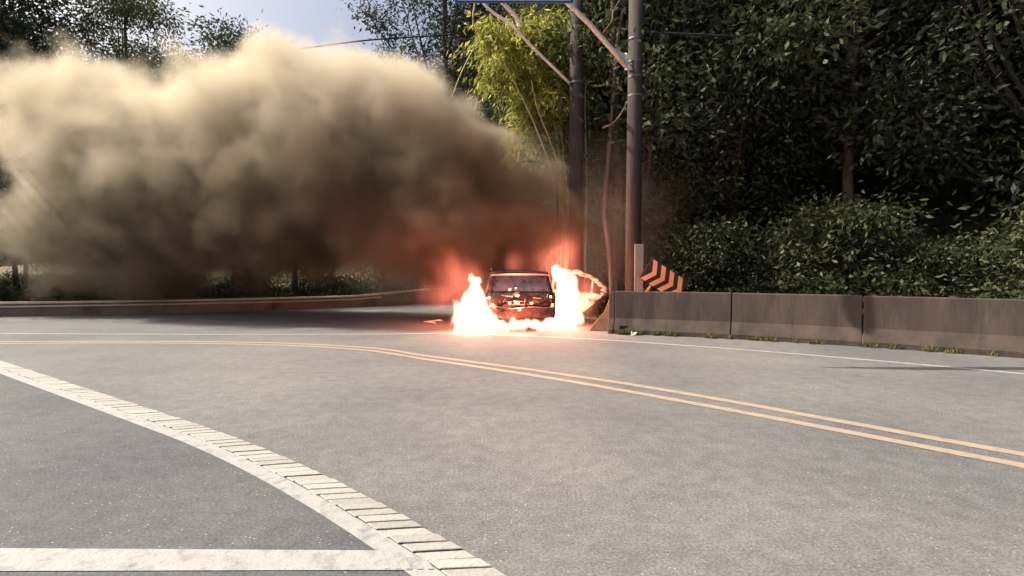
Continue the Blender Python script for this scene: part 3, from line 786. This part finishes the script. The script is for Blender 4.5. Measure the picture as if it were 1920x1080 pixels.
# low shrubs behind the barrier
SHL = 'leafy shrub growing low behind the concrete barrier'
sh0 = tree_proto('shrub', SHL, 'shrubs behind the barrier', 48, 210, 1.25, .3, 2.3, .125, .42, .2, 12, M_LEAF2, M_BARK, .06, .3, cat='shrub')
for i, (x, y, s_) in enumerate([(2.95, 18.6, 1), (4.6, 17.0, .8), (5.8, 15.9, 1.2), (7.1, 15.2, .85), (8.7, 14.1, 1.35), (10.4, 13.2, .9), (12, 11.3, 1.25), (13.6, 9.6, 1.2), (3.6, 20.3, 1.3), (15.2, 7.4, 1.2), (17, 5, 1.3)]):
    lb = 'leafy shrub behind the concrete barrier, %s counting right from the white-arm pole' % ORD[(i - 1) % 8] if i in (1, 2, 3, 4, 5, 6, 7) else ['low shrub between the smoky pole and the crooked trunk', 'low shrub deep in the gap behind the two poles', 'shrub at the far right end behind the barrier', 'last shrub on the right, beyond the barrier bend'][[0, 8, 9, 10].index(i)]
    if i == 0: sh0.location = (x, y, ground_h(x, y)); sh0.scale = (s_,) * 3; sh0['label'] = lb
    else: copy_tree(sh0, (x, y, ground_h(x, y)), random.uniform(0, 6), s_, lb)
# slim bare trunks lit by the fire
for i, (pts, r_, m_, lb) in enumerate([
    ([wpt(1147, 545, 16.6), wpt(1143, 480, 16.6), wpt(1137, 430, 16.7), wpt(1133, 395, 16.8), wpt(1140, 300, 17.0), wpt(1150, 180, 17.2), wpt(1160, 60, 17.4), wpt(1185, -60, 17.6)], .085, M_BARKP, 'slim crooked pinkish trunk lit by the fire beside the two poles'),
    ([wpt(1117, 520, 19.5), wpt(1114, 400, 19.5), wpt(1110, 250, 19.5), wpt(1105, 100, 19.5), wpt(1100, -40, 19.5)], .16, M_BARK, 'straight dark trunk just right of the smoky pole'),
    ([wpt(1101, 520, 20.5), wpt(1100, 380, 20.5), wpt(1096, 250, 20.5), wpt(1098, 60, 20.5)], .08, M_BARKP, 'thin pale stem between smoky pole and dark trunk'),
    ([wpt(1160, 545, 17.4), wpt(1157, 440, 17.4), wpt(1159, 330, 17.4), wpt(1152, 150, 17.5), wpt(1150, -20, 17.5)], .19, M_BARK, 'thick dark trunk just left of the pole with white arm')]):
    b0 = Vector((pts[0].x, pts[0].y, -.1)); pts = [b0] + pts
    rt = empty('tree_trunk', b0); tag(rt, lb, 'tree')
    P_ = spline([p - b0 for p in pts], 4)
    MB().tube(P_, list(np.linspace(r_, r_ * .6, len(P_))), 8, wob=.07).build('trunk', m_, rt, smooth=True)
    top = P_[-1]
    cc = rng.normal(0, 1, (420, 3)) * np.array([.9, .9, 1.1]) + np.array(top)
    v, q = leaves(cc, rng.normal(0, 1, (420, 3)) - np.array([0, 0, .4]), .3, .11)
    np_mesh('crown', v, q, M_LEAF2, rt)
# wandering bare branches by the pole
for pts, lb in (([wpt(1165, -5, 15.2), wpt(1150, 22, 15.2), wpt(1147, 40, 15.2), wpt(1130, 62, 15.2)], 'thin curling dry branch hanging left of the white-arm pole, high up'),
                ([wpt(1176, 190, 15.0), wpt(1165, 212, 15.0), wpt(1150, 230, 15.0), wpt(1130, 240, 15.0)], 'thin drooping dry branch left of the white-arm pole, lower down')):
    o = MB().tube(spline(pts, 6), .022, 5).build('dry_branch', M_BARKP, smooth=True); tag(o, lb, 'branch')
# hanging vine with pale leaves
vn = empty('hanging_vine', wpt(890, -30, 15.8)); tag(vn, 'hanging pale stem with a few yellow leaves at the top', 'vine')
vb = Vector(vn.location)
MB().tube(spline([wpt(891, -30, 15.8) - vb, wpt(890, 8, 15.8) - vb, wpt(887, 28, 15.8) - vb, wpt(888, 52, 15.8) - vb], 5), .026, 6).build('stem', M_CULM, vn, smooth=True)
lp = np.array([wpt(886, 28, 15.8) - vb] * 6); ld = np.array([(-1, 0, .1), (-.9, .2, -.2), (1, 0, .1), (1, .2, -.2), (-.7, -.5, .3), (.8, -.5, 0)])
for i in range(6):
    v, q = leaves(lp[i:i + 1] + ld[i:i + 1] * .05, ld[i:i + 1], .17, .09, .1)
    np_mesh('leaf', v, q, M_LEAFB, vn)

# bamboo clump: culms rise from the right, arch over to the left, leaves hang from the tips
bb = Vector((2.0, 19.2, 0))
bam = empty('bamboo_clump', bb); tag(bam, 'sunlit yellow-green bamboo clump arching out over the smoke', 'bamboo')
culms = [
    [(1066, 420, 19), (1045, 330, 18.5), (1000, 215, 17.8), (960, 120, 17.2), (925, 62, 16.8), (897, 80, 16.5), (868, 130, 16.3), (846, 185, 16.2)],
    [(1064, 420, 19.2), (1050, 300, 18.8), (1030, 190, 18.2), (1010, 120, 17.8), (985, 70, 17.4), (960, 62, 17.1), (940, 90, 17)],
    [(1070, 420, 19.4), (1062, 320, 19), (1052, 200, 18.6), (1045, 130, 18.3), (1035, 85, 18), (1010, 62, 17.7), (985, 80, 17.4)],
    [(1062, 430, 18.8), (1035, 340, 18.4), (1005, 240, 18), (985, 180, 17.6), (965, 150, 17.3), (935, 150, 17), (905, 185, 16.8)],
    [(1068, 420, 19.5), (1064, 300, 19.2), (1058, 200, 19), (1050, 100, 18.6), (1030, 60, 18.2), (1005, 70, 17.8), (990, 110, 17.6)],
    [(1060, 430, 19), (1040, 350, 18.7), (1022, 290, 18.4), (1008, 235, 18.1), (1000, 200, 18), (985, 215, 17.8), (970, 260, 17.7)],
    [(1066, 420, 19.6), (1056, 280, 19.2), (1036, 180, 18.6), (1000, 105, 17.9), (950, 82, 17.2), (915, 100, 16.8), (892, 150, 16.6)],
    [(1072, 420, 19), (1072, 300, 18.8), (1070, 180, 18.6), (1062, 120, 18.3), (1045, 75, 18), (1020, 62, 17.6), (1000, 90, 17.3)],
]
culms += [
    [(1064, 430, 18.6), (1034, 330, 18.2), (1005, 268, 17.8), (980, 240, 17.4), (962, 265, 17.2), (952, 320, 17.1)],
    [(1062, 430, 18.4), (1040, 300, 18), (1010, 190, 17.6), (975, 130, 17), (935, 130, 16.6), (905, 165, 16.4), (888, 210, 16.3)],
    [(1064, 430, 18.4), (1050, 320, 18), (1035, 240, 17.6), (1018, 190, 17.3), (1000, 190, 17), (985, 230, 16.9)]]
LP, LD = [], []
for ci, c in enumerate(culms):
    pts = [Vector((bb.x + random.uniform(-.3, .3), bb.y + random.uniform(-.3, .3), 0))] + [wpt(*p) for p in c]
    P_ = spline([p - bb for p in pts], 8)
    MB().tube(P_, list(np.linspace(.045, .014, len(P_))), 6).build('culm', M_CULM, bam, smooth=True)
    nP = len(P_)
    bunches = 30 if ci != 0 else 14
    for k in range(bunches):
        i = int(random.uniform(.42, .93 if ci else .72) * (nP - 1)); p = P_[i]
        tip = p + Vector((random.gauss(-.05, .5), random.gauss(-.15, .5), random.gauss(-.1, .42)))
        MB_pts = None
        m_ = 40
        a_ = np.linspace(0, 1, m_)[:, None]
        seg = np.array(p)[None] * (1 - a_) + np.array(tip)[None] * a_
        seg[:, 2] += (.2 * np.sin(a_[:, 0] * 3.1)) - .1 * a_[:, 0]
        LP.append(seg + rng.normal(0, .12, (m_, 3)))
        dv = np.array(tip - p)[None] * .5 + rng.normal(0, .5, (m_, 3)); dv[:, 2] -= .75
        LD.append(dv)
v, q = leaves(np.concatenate(LP), np.concatenate(LD), .24, .055)
o = np_mesh('foliage', v, q, M_LEAFB, bam)
# bare dry canes leaning beside the pole
for k, (pts) in enumerate([[(1046, 400, 16.3), (1040, 340, 16.2), (1003, 235, 16.1), (962, 150, 16.1), (918, 66, 16.1)], [(1062, 420, 16.5), (1052, 330, 16.3), (1030, 260, 16.2), (1008, 205, 16.2), (996, 150, 16.2)], [(1052, 470, 17), (1058, 380, 17), (1050, 300, 17), (1040, 230, 17)], [(1066, 470, 17.2), (1060, 350, 17.2), (1052, 240, 17.2), (1046, 160, 17.2)], [(1098, 470, 17), (1100, 350, 17), (1097, 200, 17), (1099, 150, 17)]]):
    P_ = spline([wpt(*p) - bb for p in pts], 6)
    P_ = [Vector((P_[0].x, P_[0].y, 0))] + P_
    MB().tube(P_, list(np.linspace(.03, .012, len(P_))), 5).build('dry_cane', M_CULM, bam, smooth=True)

# ------------------------------------------------------------------ smoke and fire volumes, glare halo added
def blob_volume(name, blobs, mat, label, cat, kind=None, voxel=.25, grow=1.0, parent=None):
    bm = bmesh.new()
    for (c, r_) in blobs:
        bmesh.ops.create_icosphere(bm, subdivisions=3, radius=r_ * grow, matrix=Matrix.Translation(c))
    me = bpy.data.meshes.new(name); bm.to_mesh(me); bm.free()
    me.materials.append(mat)
    o = link(bpy.data.objects.new(name, me), parent)
    m = o.modifiers.new('remesh', 'REMESH'); m.mode = 'VOXEL'; m.voxel_size = voxel
    if label: tag(o, label, cat, kind=kind)
    return o

def field(t, blobs, vec, sx=(1, 1, 1)):
    acc = None
    for (c, r_) in blobs:
        d_ = nd(t, 'ShaderNodeVectorMath', operation='DISTANCE'); d_.inputs[1].default_value = c
        t.links.new(vec, d_.inputs[0])
        mr = nd(t, 'ShaderNodeMapRange', interpolation_type='SMOOTHSTEP'); mr.inputs[1].default_value = r_; mr.inputs[2].default_value = r_ * .12
        mr.inputs[3].default_value = 0; mr.inputs[4].default_value = 1
        t.links.new(d_.outputs['Value'], mr.inputs[0])
        if acc is None: acc = mr.outputs[0]
        else:
            a_ = nd(t, 'ShaderNodeMath', operation='ADD'); t.links.new(acc, a_.inputs[0]); t.links.new(mr.outputs[0], a_.inputs[1]); acc = a_.outputs[0]
    return acc

def smoke_mat(name, blobs, dens, color, absb, nscale=.55, warp=.9, thr=.42, soft=.5, color2=None):
    m, t, out = newmat(name)
    g_ = nd(t, 'ShaderNodeNewGeometry')
    n1 = nd(t, 'ShaderNodeTexNoise', Scale=nscale, Detail=4.0, Roughness=.58); t.links.new(g_.outputs['Position'], n1.inputs['Vector'])
    sub = nd(t, 'ShaderNodeVectorMath', operation='SUBTRACT'); t.links.new(n1.outputs['Color'], sub.inputs[0]); sub.inputs[1].default_value = (.5, .5, .5)
    sc = nd(t, 'ShaderNodeVectorMath', operation='SCALE'); sc.inputs['Scale'].default_value = warp * 2; t.links.new(sub.outputs[0], sc.inputs[0])
    ad = nd(t, 'ShaderNodeVectorMath', operation='ADD'); t.links.new(g_.outputs['Position'], ad.inputs[0]); t.links.new(sc.outputs[0], ad.inputs[1])
    f = field(t, blobs, ad.outputs[0])
    nm = nd(t, 'ShaderNodeMath', operation='MULTIPLY_ADD'); t.links.new(n1.outputs['Fac'], nm.inputs[0]); nm.inputs[1].default_value = 1.1; nm.inputs[2].default_value = -.55
    a_ = nd(t, 'ShaderNodeMath', operation='ADD'); t.links.new(f, a_.inputs[0]); t.links.new(nm.outputs[0], a_.inputs[1])
    mr = nd(t, 'ShaderNodeMapRange', interpolation_type='SMOOTHSTEP'); mr.inputs[1].default_value = thr - soft * .5; mr.inputs[2].default_value = thr + soft; mr.inputs[3].default_value = 0; mr.inputs[4].default_value = dens
    t.links.new(a_.outputs[0], mr.inputs[0])
    # never reaches the hull: clip where the unwarped field is nil
    pv = nd(t, 'ShaderNodeVolumePrincipled'); pv.inputs['Color'].default_value = (*color, 1); pv.inputs['Absorption Color'].default_value = (*absb, 1)
    pv.inputs['Anisotropy'].default_value = .15
    t.links.new(mr.outputs[0], pv.inputs['Density'])
    if color2 is not None:  # sunlit top and shaded base put into the smoke colour, paler upward
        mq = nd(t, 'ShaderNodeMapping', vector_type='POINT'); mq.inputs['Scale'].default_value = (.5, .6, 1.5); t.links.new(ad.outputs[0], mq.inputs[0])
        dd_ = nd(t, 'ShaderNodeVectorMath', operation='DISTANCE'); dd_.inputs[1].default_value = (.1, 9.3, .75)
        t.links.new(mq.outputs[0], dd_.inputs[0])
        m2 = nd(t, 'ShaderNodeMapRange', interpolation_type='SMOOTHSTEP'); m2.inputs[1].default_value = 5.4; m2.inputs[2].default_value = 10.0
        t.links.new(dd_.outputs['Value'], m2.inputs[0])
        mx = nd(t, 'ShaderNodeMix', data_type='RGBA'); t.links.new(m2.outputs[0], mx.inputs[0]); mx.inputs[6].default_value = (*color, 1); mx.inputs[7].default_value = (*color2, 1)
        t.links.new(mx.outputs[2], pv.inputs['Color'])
    t.links.new(pv.outputs[0], out.inputs['Volume'])
    return m
def B(px, py, rp, Y):
    return (tuple(wpt(px, py, Y)), rp * Y / 1000)
SB = [B(1020, 345, 70, 16.1), B(930, 265, 62, 15.9), B(1015, 360, 62, 16), B(1050, 385, 60, 16), B(955, 340, 62, 16.2), B(985, 440, 105, 15.5), B(920, 405, 125, 15.5), B(995, 400, 75, 15.8), B(850, 440, 130, 15.5), B(865, 300, 125, 15.5), B(790, 350, 160, 15.5), B(770, 210, 135, 15.5),
      B(700, 420, 150, 15.8), B(690, 190, 135, 15.5), B(630, 310, 180, 15.8), B(560, 190, 170, 15.8), B(540, 370, 190, 16), B(440, 240, 200, 16.2), B(420, 380, 180, 16.5), B(300, 300, 210, 17), B(160, 240, 200, 17.5),
      B(1060, 430, 70, 15.6), B(960, 480, 70, 15.8), B(850, 510, 80, 16.5), B(760, 480, 95, 17), B(600, 450, 130, 18), B(480, 460, 130, 18.5), B(320, 470, 160, 19), B(150, 430, 180, 19)]
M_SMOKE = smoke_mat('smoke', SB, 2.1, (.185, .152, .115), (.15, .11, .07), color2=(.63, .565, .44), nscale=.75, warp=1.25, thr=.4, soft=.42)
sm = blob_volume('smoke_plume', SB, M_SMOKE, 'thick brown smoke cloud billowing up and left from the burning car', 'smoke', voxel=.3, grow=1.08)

SV = [B(970, 340, 120, 16.4), B(1100, 420, 130, 16.5), B(1050, 370, 120, 17), B(1000, 300, 80, 16.5), B(1140, 350, 110, 17), B(1160, 470, 110, 16.5), B(1200, 400, 110, 17), B(720, 470, 120, 19), B(1000, 520, 90, 16.5)]
M_VEIL = smoke_mat('thin_smoke', SV, .24, (.50, .42, .35), (.4, .3, .25), nscale=.5, warp=.9, thr=.3, soft=.8)
blob_volume('drifting_smoke', SV, M_VEIL, 'thin smoke veil drifting right across the two poles', 'smoke', voxel=.35, grow=1.08)

def flame_mat(name, blobs, k, nscale=3.0, warp=.27, col=(1, .47, .29), thr=.12, soft=.85):
    m, t, out = newmat(name)
    g_ = nd(t, 'ShaderNodeNewGeometry')
    mp = nd(t, 'ShaderNodeMapping'); mp.inputs['Scale'].default_value = (1, 1, .42); t.links.new(g_.outputs['Position'], mp.inputs[0])
    n1 = nd(t, 'ShaderNodeTexNoise', Scale=nscale, Detail=3.0, Roughness=.55); t.links.new(mp.outputs[0], n1.inputs['Vector'])
    sub = nd(t, 'ShaderNodeVectorMath', operation='SUBTRACT'); t.links.new(n1.outputs['Color'], sub.inputs[0]); sub.inputs[1].default_value = (.5, .5, .5)
    sc = nd(t, 'ShaderNodeVectorMath', operation='SCALE'); sc.inputs['Scale'].default_value = warp * 2; t.links.new(sub.outputs[0], sc.inputs[0])
    ad = nd(t, 'ShaderNodeVectorMath', operation='ADD'); t.links.new(g_.outputs['Position'], ad.inputs[0]); t.links.new(sc.outputs[0], ad.inputs[1])
    f = field(t, blobs, ad.outputs[0])
    nm = nd(t, 'ShaderNodeMath', operation='MULTIPLY_ADD'); t.links.new(n1.outputs['Fac'], nm.inputs[0]); nm.inputs[1].default_value = .9; nm.inputs[2].default_value = -.45
    a_ = nd(t, 'ShaderNodeMath', operation='ADD'); t.links.new(f, a_.inputs[0]); t.links.new(nm.outputs[0], a_.inputs[1])
    mr = nd(t, 'ShaderNodeMapRange'); mr.inputs[1].default_value = thr; mr.inputs[2].default_value = thr + soft; mr.inputs[3].default_value = 0; mr.inputs[4].default_value = 1
    t.links.new(a_.outputs[0], mr.inputs[0])
    pw_ = nd(t, 'ShaderNodeMath', operation='POWER'); pw_.inputs[1].default_value = 2.2; t.links.new(mr.outputs[0], pw_.inputs[0])
    ml = nd(t, 'ShaderNodeMath', operation='MULTIPLY'); ml.inputs[1].default_value = k; t.links.new(pw_.outputs[0], ml.inputs[0])
    e = nd(t, 'ShaderNodeEmission'); e.inputs['Color'].default_value = (*col, 1); t.links.new(ml.outputs[0], e.inputs['Strength'])
    t.links.new(e.outputs[0], out.inputs['Volume'])
    return m
def flame(name, blobs, k, label, **kw):
    m = flame_mat(name, blobs, k, **kw)
    return tag(blob_volume(name, blobs, m, None, None, voxel=.07, grow=1.12), label, 'flames', 'flames of the burning car')
FL = [((-1.12, 13.05, .35), .42), ((-1.1, 13.05, .72), .36), ((-.8, 13.2, 1.25), .16), ((-.92, 12.95, .18), .42), ((-.98, 13.05, .5), .42), ((-.93, 13.1, .80), .42), ((-.72, 13.0, .62), .3), ((-.96, 13.15, 1.08), .25), ((-.55, 12.85, .15), .38), ((-.6, 12.9, .42), .26), ((-1.25, 12.9, .06), .25), ((-1.0, 13.2, 1.32), .14)]
FR = [((1.55, 13.8, .35), .42), ((1.5, 14.0, .8), .36), ((1.48, 14.0, 1.15), .30), ((1.2, 13.9, 1.42), .26), ((1.75, 14.2, .25), .28), ((1.25, 13.5, .6), .4), ((1.35, 13.7, .2), .42), ((1.40, 13.8, .55), .42), ((1.42, 13.9, .9), .44), ((1.38, 14.0, 1.2), .38), ((1.22, 14.1, 1.48), .22), ((1.58, 14.3, .55), .3), ((1.55, 14.2, .9), .28), ((.98, 13.2, .12), .30), ((1.05, 13.3, .35), .28)]
FU = [((-.2, 13.0, .17), .24), ((.05, 13.0, .18), .24), ((.3, 13.0, .17), .23), ((.55, 13.0, .15), .24), ((.75, 12.95, .14), .26), ((-.42, 12.95, .16), .26)]
flame('flame', FL, 24, 'tall white-hot flame burning at the left rear wheel of the car')
flame('flame', FR, 24, 'tall white-hot flame burning between the car and its open door')
flame('flame', FU, 13, 'low bright flame running under the rear bumper of the car')
FLAME_HALO = [((1.5, 14.6, 2.1), .7), ((-1.7, 14.2, 1.6), .6), ((2.2, 14.5, 1.0), .6), ((-1.5, 14.4, .9), .8), ((-2.1, 14.8, .9), .75), ((-1.1, 14.2, 1.3), .7), ((-.9, 13.4, .9), .75), ((-1.2, 13.4, .4), .7), ((1.35, 14.5, 1.7), .75), ((.9, 14.6, 1.8), .6), ((1.6, 14.2, 1.0), .9), ((.1, 14.8, 1.7), .55), ((1.9, 14.0, .5), .6)]  # dim back fire, plus glare around the flames added as a thin emission halo
flame('flame', FLAME_HALO, .55, 'dim red fire in the smoke with an added glare halo beside the car', col=(1, .22, .14), nscale=1.1, warp=.4, thr=-.1, soft=1.4)

def glow(name, loc, w, col=(1, .36, .16), r_=.25):
    l = bpy.data.lights.new(name, 'POINT'); l.energy = w; l.color = col; l.shadow_soft_size = r_
    o = bpy.data.objects.new(name, l); o.location = loc; COL.objects.link(o)
glow('fire_and_fill_light', (-1.0, 12.7, .8), 28)
glow('fire_and_fill_light', (1.45, 13.4, .9), 45)
glow('fire_and_fill_light', (.2, 12.45, .4), 46, (1, .30, .17), r_=.15)  # added fill lamp ahead of the bumper, outside the flames, brightens the car's rear
glow('fire_and_fill_light', (-1.9, 14.6, .9), 65, (1, .17, .08), .6)
glow('fire_and_fill_light', (1.2, 14.6, 1.7), 55, (1, .17, .09), .5)
